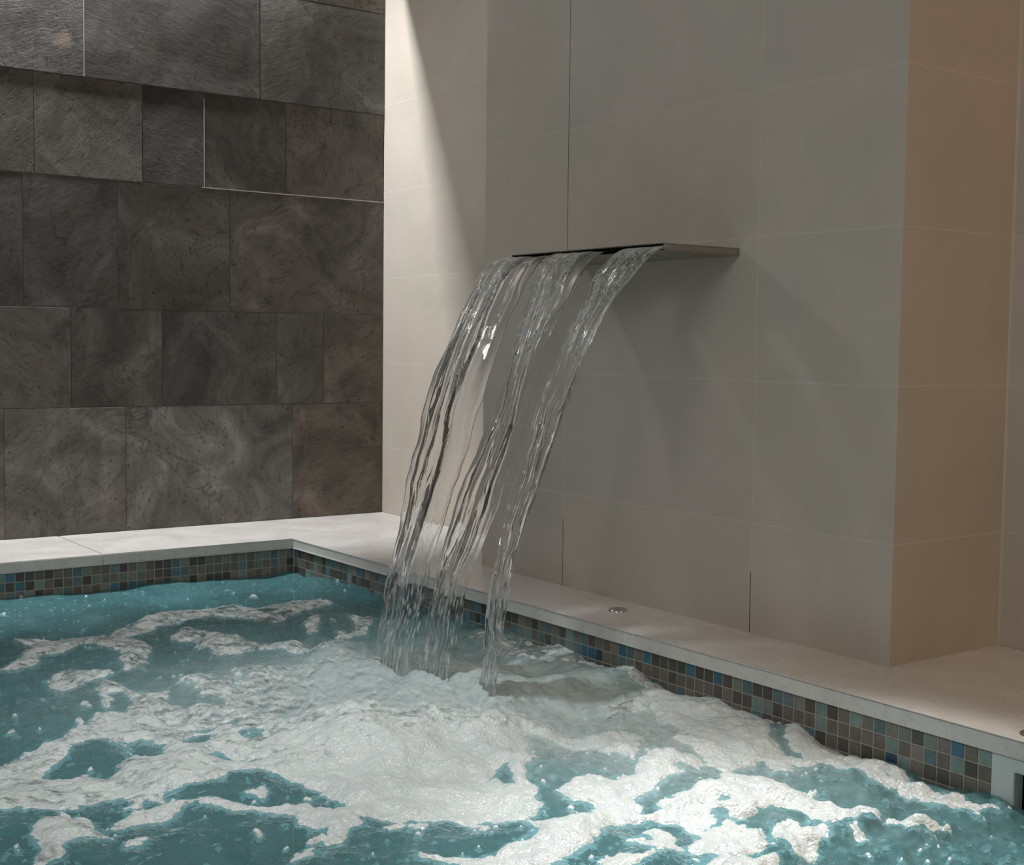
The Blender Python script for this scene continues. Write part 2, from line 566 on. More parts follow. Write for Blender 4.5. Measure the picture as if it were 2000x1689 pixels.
# ceiling with its cove slot along the slate wall
bm = box_bm(-3.4, 0.47, -2.8, 2.428, CEIL, CEIL + 0.012)
struct(bm_obj('ceiling', bm, M['ceiling']))
bm = box_bm(-3.4, 0.47, 2.30, YS + 0.12, 2.2, 2.25)
struct(bm_obj('ceiling', bm, M['ceiling']))
bm = box_bm(-3.4, 0.47, 2.28, 2.30, CEIL + 0.012, 2.25)
struct(bm_obj('trim_1', bm, M['ceiling']))

# ------------------------------------------------------------ pool basin
PAL = dict(B=(0.150, 0.132, 0.108), D=(0.082, 0.075, 0.063), M=(0.205, 0.184, 0.155), G=(0.165, 0.190, 0.168), T=(0.180, 0.260, 0.248),
           K=(0.088, 0.160, 0.165), S=(0.120, 0.185, 0.210), U=(0.046, 0.150, 0.225), N=(0.026, 0.072, 0.125))
SEQ = ['TBBB', 'BDBB', 'UTBK', 'MBDB', 'GSDB', 'DMBB', 'GBTB', 'MTND', 'KBBB', 'BBDB', 'TBBD', 'BBDB', 'DBBM', 'TTDB', 'DBKB', 'MBBD',
       'SBBB', 'SDBB', 'DGDB', 'DTSB', 'KDBB', 'GDBB', 'DBBB', 'UDBB', 'DBDB', 'DBBB', 'UBBB', 'DBKD', 'DDBB', 'DBBB', 'DBKB', 'UBBB',
       'MDBB', 'KBDB', 'UKBB', 'MBBB', 'BMDB', 'GNBB', 'DUKB', 'KUNB', 'GKUB', 'TGBB', 'DKBB']
BACK = dict(zip(range(0, 80), 'DBDGDBDBSDBGDBDGUDBDSKDBBDGSBBDKDBGBDUDBGDKBDBSDBBDGDBKDBDUBDBDGDBSDBGDBDBDK'))


def tint(c, r):
    s = r.uniform(0.86, 1.16)
    return tuple(min(1, a * s * r.uniform(0.97, 1.03)) for a in c)


PITCH = 0.0262


def pick(r):
    return PAL[r.choices('BDMGTKSUN', (26, 22, 12, 18, 6, 8, 5, 3, 1))[0]]


def mosaic(name, O, U, N, n0, n1, rows, seq=None, skip=None):
    T = Tiles()
    r = random.Random(11 if seq else 23)
    for i in range(n0, n1):
        for j in range(rows):
            if skip and skip(i, j):
                continue
            key = seq[i][j] if seq and 0 <= i < len(seq) and j < len(seq[i]) else None
            c = tint(PAL[key], r) if key else tint(pick(r), r)
            T.tile(O, U, (0, 0, -1), N, i * PITCH, (i + 1) * PITCH, j * PITCH, (j + 1) * PITCH, 0.0022, 0, 0.003, 0.0009, c)
    O, U, N = Vector(O), Vector(U), Vector(N)
    u0, u1 = n0 * PITCH, n1 * PITCH
    d = -1.05

    def P(u, z, dep):
        return O + U * u + Vector((0, 0, z)) - N * dep
    dep = 0.0012
    if skip:                                                                # grout bed around the skimmer mouth
        rects = [(u0, -10 * PITCH, 0, d), (-10 * PITCH, 0, -6 * PITCH, d), (0, u1, 0, d)]
    else:
        rects = [(u0, u1, 0, d)]
    for a, b, zt, zb in rects:
        q = [P(a, zb, dep), P(b, zb, dep), P(b, zt, dep), P(a, zt, dep)]
        T.quad(q if (q[1] - q[0]).cross(q[2] - q[1]).dot(N) > 0 else q[::-1], 1)
    return T.build(name, [M['mosaic'], M['grout_pool']], 'tile_color')


struct(mosaic('wall_pool_right', (XP, -0.3646, -0.0335), (0, 1, 0), (-1, 0, 0), -62, 94, 22, SEQ, lambda i, j: -10 <= i < 0 and j < 6))
struct(mosaic('wall_pool_back', (XP, YP, -0.0325), (-1, 0, 0), (0, -1, 0), 0, 100, 22))
bm = box_bm(-3.4, XP + 0.02, -2.6, YP + 0.02, -1.10, -1.05)
struct(bm_obj('floor', bm, M['poolfloor']))

# coping slabs
TH = 0.030


def coping(pts, label, bev=0.0022):
    bm = bmesh.new()
    lo = [bm.verts.new((x, y, -TH)) for x, y in pts]
    hi = [bm.verts.new((x, y, 0)) for x, y in pts]
    n = len(pts)
    bm.faces.new(lo[::-1])
    bm.faces.new(hi)
    for k in range(n):
        bm.faces.new((lo[k], lo[(k + 1) % n], hi[(k + 1) % n], hi[k]))
    bmesh.ops.bevel(bm, geom=list(bm.edges), offset=bev, segments=2, affect='EDGES')
    return tag(bm_obj('coping_stone', bm, M['marble']), label, 'pool coping', 'marble coping around the pool')


JX = -0.8035
g = 0.0006
coping([(-2.7, YC), (JX - g, YC), (JX - g, YS), (-2.7, YS)], 'white marble pool edge slab left of the joint below the slate wall')
coping([(JX + g, YC), (XC, YC), (XC, -2.6), (XR - 0.001, -2.6), (XR - 0.001, YS), (JX + g, YS)],
       'long white marble pool edge running round the corner and along the beige pier')

# skimmer in the right pool wall
sk = tag(empty('pool_skimmer', (XP, -0.495, -0.19)), 'white plastic skimmer mouth in the mosaic below the right pool edge', 'skimmer')


def local(bm, root):
    bmesh.ops.translate(bm, verts=bm.verts, vec=-root.location)
    return bm


bm = bmesh.new()
ya, yb, za, zb = -0.3656, -0.6256, -0.0325, -0.1895
ia, ib, ka, kb = -0.4065, -0.588, -0.0545, -0.172
o4 = [(ya, za), (yb, za), (yb, zb), (ya, zb)]
i4 = [(ia, ka), (ib, ka), (ib, kb), (ia, kb)]
vo = [bm.verts.new((XP - 0.004, y, z)) for y, z in o4]
vi = [bm.verts.new((XP - 0.004, y, z)) for y, z in i4]
vb = [bm.verts.new((XP + 0.02, y, z)) for y, z in i4]
vq = [bm.verts.new((XP + 0.004, y, z)) for y, z in o4]
for k in range(4):
    m = (k + 1) % 4
    bm.faces.new((vo[k], vi[k], vi[m], vo[m]))
    bm.faces.new((vi[k], vb[k], vb[m], vi[m]))
    bm.faces.new((vq[k], vo[k], vo[m], vq[m]))
bmesh.ops.recalc_face_normals(bm, faces=bm.faces)
bmesh.ops.bevel(bm, geom=[e for e in bm.edges if len(e.link_faces) == 2], offset=0.0012, segments=2, affect='EDGES')
bm_obj('frame', local(bm, sk), M['plastic'], sk)
bm = bmesh.new()
ends = [[bm.verts.new((XP + dx, y, z)) for y, z in i4] for dx in (0.02, 0.20)]
for k in range(4):
    bm.faces.new((ends[0][k], ends[0][(k + 1) % 4], ends[1][(k + 1) % 4], ends[1][k]))
bm.faces.new(ends[1])
bmesh.ops.recalc_face_normals(bm, faces=bm.faces)
bm_obj('throat', local(bm, sk), M['dark'], sk)


# chrome air buttons let into the coping
def lathe_bm(prof, seg=40):
    bm = bmesh.new()
    rings = []
    for r, z in prof:
        rings.append([bm.verts.new((r * math.cos(2 * math.pi * k / seg), r * math.sin(2 * math.pi * k / seg), z)) for k in range(seg)]
                     if r > 1e-6 else [bm.verts.new((0, 0, z))])
    for a, b in zip(rings[:-1], rings[1:]):
        for k in range(seg):
            m = (k + 1) % seg
            if len(a) == 1:
                bm.faces.new((a[0], b[k], b[m]))
            elif len(b) == 1:
                bm.faces.new((a[k], a[m], b[0]))
            else:
                bm.faces.new((a[k], a[m], b[m], b[k]))
    bmesh.ops.recalc_face_normals(bm, faces=bm.faces)
    return bm


btn = tag(empty('air_button', (-0.0838, 0.695, 0.0)), 'round chrome push button in the marble edge below the spout', 'push button', 'chrome buttons in the coping')
bm_obj('flange', lathe_bm([(0.0145, -0.004), (0.0150, 0.002), (0.0165, 0.0042), (0.0195, 0.0042), (0.0225, 0.0022), (0.0232, 0.0), (0.0232, -0.004)]), M['chrome'], btn, True)
bm_obj('cap', lathe_bm([(0.0142, -0.004), (0.0142, 0.0030), (0.0134, 0.0044), (0.0115, 0.0050), (0.0095, 0.0042), (0.0, 0.0032)]), M['chrome'], btn, True)
b2 = btn.copy()
COL.objects.link(b2)
b2.location = (-0.165, -0.412, 0.0)
b2['label'] = 'round chrome push button in the marble edge directly above the skimmer mouth'
for ch in list(btn.children):
    c = ch.copy()
    COL.objects.link(c)
    c.parent = b2

# ------------------------------------------------------------ spout
SX, SY0, SY1, SZ0, SZ1 = -0.216, 0.419, 0.946, 0.7985, 0.8145
sp = tag(empty('waterfall_spout', (0, 0.6825, 0.8065)), 'flat steel waterfall spout jutting from the beige pier', 'spout')
for nm, b in (('top_plate', (SX, -0.0005, SY0, SY1, SZ1 - 0.0022, SZ1)), ('bottom_plate', (SX + 0.004, -0.0005, SY0, SY1, SZ0, SZ0 + 0.0022)),
              ('side_plate', (SX, -0.0005, SY0, SY0 + 0.0025, SZ0 + 0.0022, SZ1 - 0.0022)),
              ('side_plate', (SX, -0.0005, SY1 - 0.0025, SY1, SZ0 + 0.0022, SZ1 - 0.0022))):
    bm_obj(nm, local(box_bm(*b, bevel=0.0004, seg=1), sp), M['steel'], sp)
for y in (0.5515, 0.7615):
    bm_obj('divider', local(box_bm(SX + 0.012, -0.05, y - 0.012, y + 0.012, SZ0 + 0.0022, SZ1 - 0.0022, bevel=0.001), sp), M['dark'], sp)
bm_obj('inner_channel', local(box_bm(-0.05, -0.0005, SY0 + 0.0025, SY1 - 0.0025, SZ0 + 0.0022, SZ1 - 0.0022), sp), M['dark'], sp)

# ------------------------------------------------------------ pool water
FOAM = [
[(-1.189,1.581),(-1.126,1.595),(-1.048,1.555),(-0.968,1.554),(-0.885,1.624),(-0.792,1.657),(-0.688,1.708),(-0.581,1.721),(-0.538,1.653),(-0.465,1.648),(-0.344,1.657),(-0.348,1.574),(-0.429,1.523),(-0.575,1.481),(-0.612,1.523),(-0.636,1.596),(-0.745,1.570),(-0.832,1.554),(-0.911,1.517),(-0.972,1.506),(-0.930,1.398),(-0.989,1.240),(-1.034,1.212),(-1.023,1.178),(-1.063,1.163),(-1.028,1.294),(-1.055,1.386),(-1.111,1.377),(-1.187,1.368),(-1.253,1.287),(-1.291,1.306),(-1.247,1.351),(-1.183,1.438),(-1.131,1.480),(-1.114,1.516),(-1.162,1.532)],
[(-0.875,1.427),(-0.797,1.444),(-0.768,1.358),(-0.708,1.287),(-0.669,1.229),(-0.646,1.168),(-0.617,1.072),(-0.574,1.029),(-0.550,1.013),(-0.639,0.970),(-0.670,1.033),(-0.703,1.158),(-0.767,1.214),(-0.831,1.241),(-0.835,1.352)],
[(-1.221,1.214),(-1.160,1.254),(-1.114,1.210),(-1.094,1.170),(-1.161,1.149),(-1.215,1.147)],
[(-0.405,1.372),(-0.361,1.344),(-0.392,1.290),(-0.437,1.301)],
[(-0.513,1.404),(-0.474,1.409),(-0.516,1.334),(-0.567,1.297)],
[(-0.508,1.276),(-0.427,1.241),(-0.455,1.191),(-0.523,1.208)],
[(-1.177,1.037),(-1.123,1.150),(-1.099,1.109),(-1.119,1.023),(-1.104,0.989),(-1.078,0.960),(-1.012,1.002),(-0.960,0.993),(-0.946,0.934),(-0.889,1.024),(-0.829,1.025),(-0.770,0.959),(-0.719,0.939),(-0.598,0.986),(-0.514,0.861),(-0.602,0.660),(-0.525,0.586),(-0.493,0.542),(-0.777,0.092),(-0.897,-0.017),(-0.957,0.031),(-1.011,0.060),(-1.037,0.077),(-1.044,0.142),(-1.064,0.169),(-1.073,0.245),(-1.080,0.310),(-1.108,0.375),(-1.153,0.397),(-1.205,0.378),(-1.266,0.367),(-1.326,0.394),(-1.363,0.404),(-1.415,0.404),(-1.446,0.392),(-1.481,0.402),(-1.550,0.404),(-1.482,0.672),(-1.454,0.686),(-1.394,0.705),(-1.338,0.730),(-1.274,0.800),(-1.249,0.833),(-1.201,0.874)],
[(-1.057,0.111),(-1.089,0.125),(-1.100,0.082),(-1.137,0.069),(-1.158,0.037),(-1.176,0.049),(-1.154,0.075),(-1.161,0.142),(-1.177,0.204),(-1.230,0.253),(-1.270,0.294),(-1.269,0.318),(-1.324,0.271),(-1.374,0.273),(-1.422,0.256),(-1.412,0.273),(-1.339,0.326),(-1.295,0.335),(-1.229,0.304),(-1.193,0.242),(-1.126,0.204),(-1.041,0.147),(-1.021,0.073)],
[(-1.362,0.349),(-1.318,0.381),(-1.296,0.374),(-1.345,0.342)],
[(-1.485,0.347),(-1.456,0.359),(-1.424,0.338),(-1.437,0.278),(-1.428,0.225),(-1.454,0.248),(-1.482,0.227),(-1.513,0.184),(-1.538,0.178),(-1.520,0.252),(-1.503,0.323)],
[(-1.164,0.314),(-1.148,0.310),(-1.160,0.275),(-1.176,0.279)],
[(-1.409,0.212),(-1.382,0.215),(-1.393,0.195),(-1.411,0.196)],
[(-1.067,0.053),(-1.032,0.055),(-1.045,0.032),(-1.069,0.042)],
[(-1.237,0.016),(-1.202,0.043),(-1.218,0.015)],
[(-1.109,-0.070),(-1.068,-0.104),(-1.016,-0.122),(-0.958,-0.133),(-0.983,-0.167),(-1.061,-0.125),(-1.103,-0.094)],
[(-0.827,0.252),(-0.840,0.146),(-0.813,0.104),(-0.801,0.066),(-0.819,0.004),(-0.872,-0.025),(-0.908,-0.006),(-0.946,0.015),(-0.976,0.025)],
[(-1.065,-0.131),(-1.031,-0.136),(-0.982,-0.125),(-0.933,-0.103),(-0.899,-0.082),(-0.885,-0.037),(-0.877,-0.067),(-0.839,-0.073),(-0.783,-0.063),(-0.762,-0.011),(-0.765,0.042),(-0.702,0.053),(-0.632,0.032),(-0.599,0.034),(-0.533,0.083),(-0.491,0.061),(-0.460,0.048),(-0.469,0.013),(-0.511,0.014),(-0.570,-0.010),(-0.640,-0.018),(-0.675,-0.047),(-0.705,-0.089),(-0.685,-0.097),(-0.647,-0.089),(-0.579,-0.077),(-0.492,-0.049),(-0.471,-0.038),(-0.447,-0.067),(-0.425,-0.119),(-0.436,-0.208),(-0.415,-0.256),(-0.404,-0.307),(-0.433,-0.330),(-0.464,-0.289),(-0.527,-0.288),(-0.504,-0.251),(-0.498,-0.200),(-0.560,-0.202),(-0.613,-0.188),(-0.609,-0.136),(-0.637,-0.183),(-0.684,-0.192),(-0.684,-0.151),(-0.719,-0.117),(-0.756,-0.103),(-0.788,-0.112),(-0.845,-0.143),(-0.863,-0.169),(-0.913,-0.190),(-0.972,-0.202)],
[(-0.793,-0.178),(-0.759,-0.152),(-0.727,-0.153),(-0.732,-0.190),(-0.761,-0.238),(-0.783,-0.232),(-0.799,-0.203)],
[(-0.742,-0.232),(-0.666,-0.194),(-0.624,-0.191),(-0.609,-0.232),(-0.617,-0.277),(-0.647,-0.305),(-0.703,-0.314),(-0.745,-0.276)],
[(-0.894,-0.229),(-0.856,-0.228),(-0.815,-0.238),(-0.851,-0.265),(-0.912,-0.251)],
[(-0.766,-0.289),(-0.708,-0.320),(-0.675,-0.342),(-0.693,-0.382),(-0.780,-0.332)],
[(-0.594,-0.263),(-0.533,-0.252),(-0.522,-0.291),(-0.546,-0.335),(-0.608,-0.351),(-0.640,-0.356),(-0.612,-0.300)],
[(-0.117,0.960),(-0.172,0.815),(-0.158,0.757),(-0.102,0.721),(-0.102,0.627),(-0.125,0.553),(-0.136,0.475),(-0.165,0.393),(-0.185,0.312),(-0.198,0.230),(-0.174,0.171),(-0.140,0.166),(-0.171,0.095),(-0.183,0.024),(-0.205,-0.080),(-0.216,-0.156),(-0.269,-0.199),(-0.290,-0.107),(-0.278,-0.074),(-0.334,-0.077),(-0.393,-0.090),(-0.344,-0.016),(-0.407,-0.028),(-0.468,-0.040),(-0.466,0.011),(-0.436,0.073),(-0.420,0.121),(-0.372,0.195),(-0.316,0.326),(-0.432,0.300),(-0.385,0.388),(-0.283,0.376),(-0.251,0.430),(-0.217,0.549),(-0.258,0.575),(-0.287,0.637),(-0.292,0.705),(-0.245,0.886)],
[(-0.647,0.362),(-0.606,0.398),(-0.559,0.384),(-0.560,0.320),(-0.513,0.227),(-0.467,0.196),(-0.498,0.143),(-0.569,0.079),(-0.583,0.143),(-0.599,0.239),(-0.638,0.310)],
[(-0.514,0.527),(-0.462,0.549),(-0.422,0.533),(-0.441,0.461),(-0.500,0.464),(-0.521,0.496)],
[(-0.493,-0.321),(-0.502,-0.340),(-0.517,-0.364),(-0.519,-0.343)],
[(-0.216,-0.156),(-0.222,-0.204),(-0.232,-0.273),(-0.241,-0.338),(-0.280,-0.347),(-0.294,-0.280),(-0.286,-0.212)],
[(-0.263,-0.288),(-0.241,-0.338),(-0.250,-0.400),(-0.282,-0.356)],
[(-0.179,0.894),(-0.213,0.793),(-0.307,0.760),(-0.323,0.817),(-0.320,0.886),(-0.273,1.007),(-0.228,0.951)],
[(-0.409,-0.315),(-0.380,-0.345),(-0.355,-0.383),(-0.390,-0.390),(-0.422,-0.359)]]
HOLES = [
[(-1.158,1.001),(-1.130,1.006),(-1.136,0.896),(-1.173,0.855),(-1.194,0.880)],
[(-1.070,0.967),(-1.013,1.015),(-1.006,0.949),(-1.015,0.861),(-0.993,0.813),(-1.020,0.776),(-1.081,0.805),(-1.078,0.903)],
[(-1.398,0.616),(-1.357,0.655),(-1.318,0.708),(-1.266,0.728),(-1.254,0.656),(-1.253,0.620),(-1.282,0.588),(-1.301,0.535),(-1.337,0.515),(-1.369,0.549),(-1.401,0.578)],
[(-1.249,0.670),(-1.196,0.663),(-1.190,0.604),(-1.223,0.566),(-1.250,0.567),(-1.262,0.608)],
[(-1.164,0.651),(-1.123,0.652),(-1.098,0.635),(-1.127,0.563),(-1.155,0.564),(-1.169,0.609)],
[(-1.157,0.513),(-1.127,0.519),(-1.104,0.473),(-1.072,0.431),(-1.112,0.458),(-1.145,0.488)],
[(-1.059,0.697),(-1.016,0.690),(-1.033,0.641),(-1.066,0.624)],
[(-1.060,0.582),(-1.024,0.596),(-1.040,0.550),(-1.060,0.549)],
[(-1.104,0.698),(-1.070,0.695),(-1.087,0.657),(-1.105,0.659)],
[(-0.916,0.964),(-0.871,0.986),(-0.928,0.874),(-0.937,0.903)],
[(-0.763,0.176),(-0.795,0.182),(-0.832,0.144),(-0.812,0.100)],
[(-0.463,0.009),(-0.468,-0.040),(-0.496,-0.053),(-0.485,-0.028)],
[(-0.572,-0.116),(-0.558,-0.125),(-0.580,-0.145),(-0.596,-0.145)],
[(-0.224,0.097),(-0.198,0.065),(-0.256,0.012),(-0.266,-0.040),(-0.287,-0.054),(-0.296,-0.020),(-0.278,0.041)],
[(-0.399,-0.086),(-0.365,-0.083),(-0.378,-0.113),(-0.291,-0.085),(-0.341,-0.125),(-0.351,-0.169),(-0.432,-0.221),(-0.432,-0.187),(-0.433,-0.126)],
[(-0.614,-0.198),(-0.554,-0.238),(-0.588,-0.257),(-0.620,-0.275),(-0.614,-0.229)]]

WL = -0.105


def poly_sd(X, Y, poly):
    """signed distance, positive inside"""
    p = np.array(poly)
    x0, y0 = p.min(0) - 0.12
    x1, y1 = p.max(0) + 0.12
    out = np.full(X.shape, -0.12)
    m = (X > x0) & (X < x1) & (Y > y0) & (Y < y1)
    x, y = X[m], Y[m]
    d = np.full(x.shape, 9.0)
    ins = np.zeros(x.shape, bool)
    for k in range(len(p)):
        a, b = p[k], p[(k + 1) % len(p)]
        e = b - a
        t = np.clip(((x - a[0]) * e[0] + (y - a[1]) * e[1]) / (e @ e + 1e-12), 0, 1)
        d = np.minimum(d, np.hypot(x - a[0] - t * e[0], y - a[1] - t * e[1]))
        c = (a[1] > y) != (b[1] > y)
        ins ^= c & (x < (b[0] - a[0]) * (y - a[1]) / (b[1] - a[1] + 1e-15) + a[0])
    out[m] = np.where(ins, d, -d)
    return out


def gauss(X, Y, cx, cy, sx, sy=None, rot=0.0):
    sy = sy or sx
    c, s = math.cos(rot), math.sin(rot)
    a, b = (X - cx) * c + (Y - cy) * s, -(X - cx) * s + (Y - cy) * c
    return np.exp(-0.5 * ((a / sx) ** 2 + (b / sy) ** 2))


def steps(*segs):
    out = [segs[0][0]]
    for a, b, d in segs:
        n = max(1, int(round((b - a) / d)))
        out += list(np.linspace(a, b, n + 1)[1:])
    return np.array(out)


gx = steps((-3.3, -1.8, 0.03), (-1.8, -1.2, 0.0045), (-1.2, XP, 0.0036))
gy = steps((-2.5, -0.75, 0.03), (-0.75, 0.75, 0.0036), (0.75, YP, 0.0048))
X, Y = np.meshgrid(gx, gy)
wr = np.random.RandomState(8)
near = gauss(X, Y, -0.55, 0.55, 0.55)
wall = np.exp(-((X - XP) / 0.16) ** 2)
H = np.full(X.shape, WL)
for k in range(9):
    lam = 0.11 + 0.05 * k
    th = wr.rand() * 6.28
    H += (0.0012 + 0.0004 * k) * np.sin(2 * np.pi / lam * (X * math.cos(th) + Y * math.sin(th) + 0.03 * gnoise(X * 4, Y * 4, 60 + k)) + wr.rand() * 6.28)
H += 0.0080 * (0.55 + 0.7 * near) * fbm(X * 5.5, Y * 5.5, 31, 4, 0.55)
H += 0.0042 * (0.35 + 0.9 * near) * fbm(X * 22, Y * 22, 35, 3, 0.5)
for cx, cy, ph in ((-0.50, 0.87, 0.2), (-0.50, 0.69, 1.0), (-0.49, 0.49, 2.2)):
    R = np.hypot(X - cx, Y - cy)
    H += 0.009 * np.sin(R * 2 * np.pi / 0.16 - ph) * np.exp(-R / 0.35) * np.clip(R / 0.12, 0, 1)
H += 0.036 * gauss(X, Y, -0.76, 0.50, 0.17, 0.13, 0.6) + 0.020 * gauss(X, Y, -0.56, 0.70, 0.10, 0.22)
H += wall * (0.017 * gauss(X, Y, XP, 0.80, 9, 0.38) - 0.010 * gauss(X, Y, XP, -0.35, 9, 0.22) + 0.010 * gauss(X, Y, XP, 1.5, 9, 0.3))
H += wall * 0.006 * np.sin(Y * 2 * np.pi / 0.23)
H -= 0.006 * gauss(X, Y, -0.6, -0.5, 0.35)
H += gauss(X, Y, -0.46, -0.40, 0.20) * (0.0150 * fbm(X * 17, Y * 17, 39, 2, 0.5) + 0.0062 * fbm(X * 42, Y * 42, 43, 2, 0.5))

warp = 0.016 * fbm(X * 13, Y * 13, 41, 4, 0.6)
Xw, Yw = X + warp, Y + 0.016 * fbm(X * 13, Y * 13, 47, 4, 0.6)
sd = np.full(X.shape, -0.12)
for pl in FOAM:
    sd = np.maximum(sd, poly_sd(Xw, Yw, pl))
for pl in HOLES:
    sd = np.minimum(sd, -poly_sd(Xw, Yw, pl))
# loose flecks of foam drifting off the big patches
fl = fbm(X * 19, Y * 19, 71, 4, 0.6) - 0.93
fl -= 0.22 * np.clip((Y - 1.15) / 0.3, 0, 1)
sd = np.maximum(sd, np.where(sd > -0.10, fl * 0.06, fl * 0.04 - 0.004))
dots = fbm(X * 60, Y * 60, 91, 2, 0.5) - 1.08 + 0.25 * gauss(X, Y, -0.6, -0.2, 0.5)
sd = np.maximum(sd, np.clip(dots, -0.5, 1) * 0.03)
edge = 0.0035 * fbm(X * 95, Y * 95, 77, 2, 0.6) + 0.0050 * fbm(X * 36, Y * 36, 79, 3, 0.6)
sdn = sd + edge
inside = np.clip(sdn / 0.03, -1, 1)
lift = np.where(inside > 0, 0.0075 * np.sqrt(np.clip(inside, 0, 1)), 0.010 * inside)
FH = H + lift + np.clip(inside, 0, 1) * (0.0012 * fbm(X * 105, Y * 105, 81, 2, 0.65) + 0.0026 * fbm(X * 14, Y * 14, 85, 2, 0.5) * (0.3 + near))

air = 0.95 * gauss(X, Y, -0.62, 0.55, 0.22, 0.34, 0.35) + 0.55 * gauss(X, Y, -0.40, 0.35, 0.20, 0.40) + 0.12 * np.clip(1 + sd / 0.05, 0, 1)
air += 0.35 * gauss(X, Y, -0.9, 0.9, 0.35, 0.25)
air = np.clip(air, 0, 1)


def grid_obj(name, Z, keep, mats, parent, air_v):
    ny, nx = X.shape
    idx = np.arange(nx * ny).reshape(ny, nx)
    q = np.stack([idx[:-1, :-1], idx[:-1, 1:], idx[1:, 1:], idx[1:, :-1]], -1)
    if keep is not None:
        fk = keep[:-1, :-1] | keep[:-1, 1:] | keep[1:, 1:] | keep[1:, :-1]
        q = q[fk]
    q = q.reshape(-1, 4)
    used = np.unique(q)
    remap = np.zeros(nx * ny, int)
    remap[used] = np.arange(len(used))
    co = np.stack([X.ravel(), Y.ravel(), Z.ravel()], -1)[used]
    q = remap[q]
    me = bpy.data.meshes.new(name)
    me.vertices.add(len(co))
    me.vertices.foreach_set('co', co.astype(np.float32).ravel())
    me.loops.add(q.size)
    me.loops.foreach_set('vertex_index', q.astype(np.int32).ravel())
    me.polygons.add(len(q))
    me.polygons.foreach_set('loop_start', np.arange(0, q.size, 4, dtype=np.int32))
    me.polygons.foreach_set('use_smooth', np.ones(len(q), bool))
    me.update(calc_edges=True)
    a = me.attributes.new('air', 'FLOAT', 'POINT')
    a.data.foreach_set('value', air_v.ravel()[used].astype(np.float32))
    me.materials.append(mats)
    return link(bpy.data.objects.new(name, me), parent)


water = tag(grid_obj('pool_water', H, None, M['water'], None, air),
            'churning teal water filling the pool inside the mosaic edge', 'water', kind='stuff')
cover = 0.565 - 0.20 * gauss(X, Y, -0.60, 0.78, 0.26, 0.20, 0.3) - 0.20 * gauss(X, Y, -0.40, 0.42, 0.12, 0.26) - 0.07 * gauss(X, Y, -0.6, 1.4, 0.5, 0.35)
cover -= 0.20 * gauss(X, Y, -0.68, 0.52, 0.15, 0.15)
cover += 0.25 * gauss(X, Y, -0.78, 0.05, 0.35, 0.30) + 0.16 * gauss(X, Y, -0.30, 0.25, 0.05, 0.35)
foam = grid_obj('foam', FH, inside > -0.2, M['foam'], water, np.clip(cover, 0, 1))
foam['label'] = 'white foam drifting on the water'
foam['kind'] = 'stuff'

# ------------------------------------------------------------ waterfall
STREAMS = [
  ([0.958,0.949,0.932,0.941,0.943,0.938,0.931,0.924,0.920,0.918,0.911,0.911],
   [0.772,0.751,0.733,0.726,0.725,0.731,0.744,0.756,0.758,0.759,0.759,0.759]),
  ([0.750,0.731,0.701,0.683,0.676,0.681,0.715,0.729,0.736,0.732,0.731,0.731],
   [0.574,0.562,0.549,0.562,0.561,0.552,0.564,0.596,0.619,0.620,0.618,0.618]),
  ([0.527,0.520,0.507,0.510,0.521,0.532,0.536,0.538,0.535,0.517,0.506,0.506],
   [0.396,0.402,0.416,0.434,0.442,0.452,0.463,0.481,0.478,0.466,0.460,0.460]),
]

ZS = [.80, .76, .70, .6, .5, .4, .3, .2, .1, 0, -.1, -.14]
V0, ZL, XL = 0.9, 0.8055, -0.2165


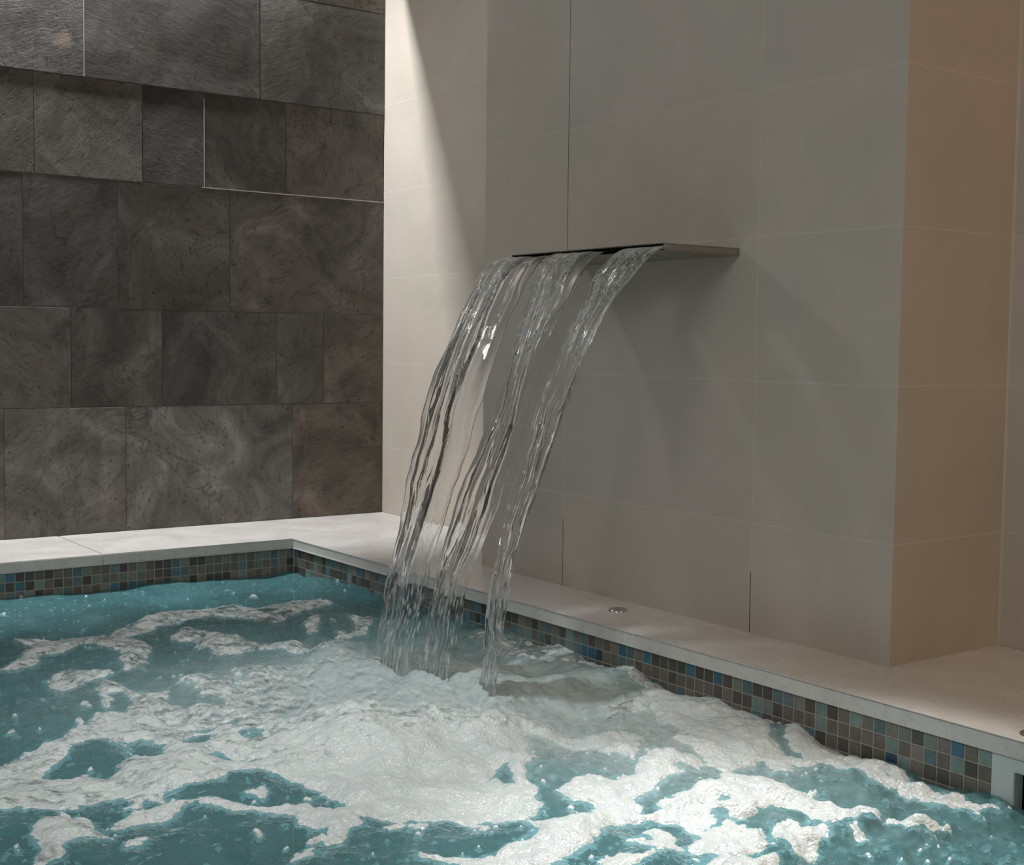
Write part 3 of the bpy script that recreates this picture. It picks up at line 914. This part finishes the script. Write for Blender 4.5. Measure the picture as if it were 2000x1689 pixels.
def stream(i, parent):
    yl, yr = STREAMS[i]
    ns, nu = 420, 44
    tt = np.linspace(0.0, math.sqrt(2 * (ZL + 0.115) / 9.81), ns)
    tc_ = np.clip(tt, 0, None)
    x, z = XL - V0 * tt, ZL - 4.905 * tc_ ** 2
    tx, tz = -V0 + 0 * tt, -9.81 * tc_
    L = np.hypot(tx, tz)
    nx, nz = tz / L, -tx / L                     # outward: up and away from the wall
    s = np.concatenate([[0], np.cumsum(np.hypot(np.diff(x), np.diff(z)))])
    zq = ZS[::-1]
    a, b = np.interp(z, zq, yl[::-1]), np.interp(z, zq, yr[::-1])
    k5 = np.ones(25) / 25
    pad = lambda q: np.convolve(np.pad(q, 12, mode='edge'), k5, 'valid')
    a, b = pad(a), pad(b)
    grow = np.clip(s / 0.06, 0.12, 1.0)
    a = a + 0.0075 * grow * fbm(s * 9, s * 0 + i, 101 + i, 3)
    b = b + 0.0075 * grow * fbm(s * 9, s * 0 + 5.5 + i, 111 + i, 3)
    u = 0.5 - 0.5 * np.cos(np.pi * (np.linspace(0, 1, nu) * 0.86 + 0.07))
    u = (u - u[0]) / (u[-1] - u[0])
    Ug, Sg = np.meshgrid(u, s)
    width = (a - b)[:, None]
    Yg = b[:, None] + Ug * width
    G = grow[:, None]
    yy = Ug * 0.115 + Sg * 0.02 * fbm(Sg * 3, Ug * 2, 150 + i, 2)          # streamlines wander a little
    n1 = fbm(yy * 120, Sg * 4.0, 121 + i, 3, 0.6)
    n2 = fbm(yy * 120, Sg * 4.0, 131 + i, 3, 0.6)
    n3 = fbm(yy * 34, Sg * 3.0, 141 + i, 2)
    e = np.clip(np.minimum(Ug / (0.30 if i < 2 else 0.10), (1 - Ug) / 0.10), 0, 1)
    round_ = np.sqrt(e * (2 - e))
    lo_ = (0.42, 0.30, -0.4)[i]                                            # right of this the sheet is a thin clear film
    strand = np.clip((Ug + 0.10 * fbm(Sg * 4, Sg * 0 + 3.3 + i, 171 + i, 2) - lo_) / 0.16, 0, 1)
    strand = strand * strand * (3 - 2 * strand)
    film = 0.10 + 0.90 * strand
    e1 = (1 - Ug) if i < 2 else np.minimum(Ug, 1 - Ug)
    rim = np.exp(-((e1 - 0.07) / 0.06) ** 2)
    half = (0.0005 + 0.0016 * strand + 0.0030 * rim * G + 0.0024 * G * strand * (0.5 + 0.5 * n3)) * round_
    n1, n2 = n1 * film, n2 * film
    front = half + round_ * G * 0.0021 * n1
    back = half + round_ * G * 0.0021 * n2
    mid = G * (0.0045 * n3 + 0.004 * fbm(Sg * 6, Ug * 1.5, 166 + i, 2))
    Zc, Xc = z[:, None], x[:, None]
    fz, fx = Zc + (mid + front) * nz[:, None], Xc + (mid + front) * nx[:, None]
    bz, bx = Zc + (mid - np.maximum(back, 0.00025 * round_ - front * 0.6)) * nz[:, None], Xc + (mid - np.maximum(back, 0.00025 * round_ - front * 0.6)) * nx[:, None]
    # ring: front left->right, back right->left
    ring = np.concatenate([np.stack([fx, Yg, fz], -1), np.stack([bx, Yg, bz], -1)[:, ::-1][:, 1:-1]], 1)
    m = ring.shape[1]
    co = ring.reshape(-1, 3)
    idx = np.arange(ns * m).reshape(ns, m)
    nxt = np.roll(idx, -1, 1)
    q = np.stack([idx[:-1], nxt[:-1], nxt[1:], idx[1:]], -1).reshape(-1, 4)
    faces = [tuple(r) for r in q] + [tuple(idx[0][::-1]), tuple(idx[-1])]
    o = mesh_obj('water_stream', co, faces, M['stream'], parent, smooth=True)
    bm = bmesh.new()
    bm.from_mesh(o.data)
    bmesh.ops.recalc_face_normals(bm, faces=bm.faces)
    bm.to_mesh(o.data)
    bm.free()
    zz_ = np.repeat(z, m)
    at = o.data.attributes.new('air', 'FLOAT', 'POINT')  # upper peak is painted glints, lower rise is trapped air
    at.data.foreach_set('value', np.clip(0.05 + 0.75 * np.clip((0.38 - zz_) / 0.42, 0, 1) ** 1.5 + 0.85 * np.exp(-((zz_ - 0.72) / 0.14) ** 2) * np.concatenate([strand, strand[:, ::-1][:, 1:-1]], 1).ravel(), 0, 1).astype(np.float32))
    return o


wf = tag(empty('waterfall', (-0.5, 0.68, -0.1)), 'clear three-stranded sheet of water falling from the spout into the pool', 'waterfall')
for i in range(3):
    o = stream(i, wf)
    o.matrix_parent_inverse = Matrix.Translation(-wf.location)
bm = bmesh.new()
dr = random.Random(3)
for k in range(190):
    c = dr.choice([(-0.50, 0.87), (-0.50, 0.69), (-0.49, 0.49), (-0.66, 0.56)])
    r, an = abs(dr.gauss(0, 0.07)) + 0.01, dr.uniform(0, 6.28)
    rad = 0.0009 + 0.0019 * dr.random() ** 2
    p = Vector((c[0] + r * math.cos(an), c[1] + r * math.sin(an), WL + 0.02 + abs(dr.gauss(0, 0.03))))
    bmesh.ops.create_icosphere(bm, subdivisions=2, radius=rad, matrix=Matrix.Translation(p - wf.location) @ Matrix.Diagonal((1, 1, dr.uniform(1, 2.2), 1)))
dp = bm_obj('splash_droplets', bm, M['foam'], wf, True)
dp['kind'] = 'stuff'
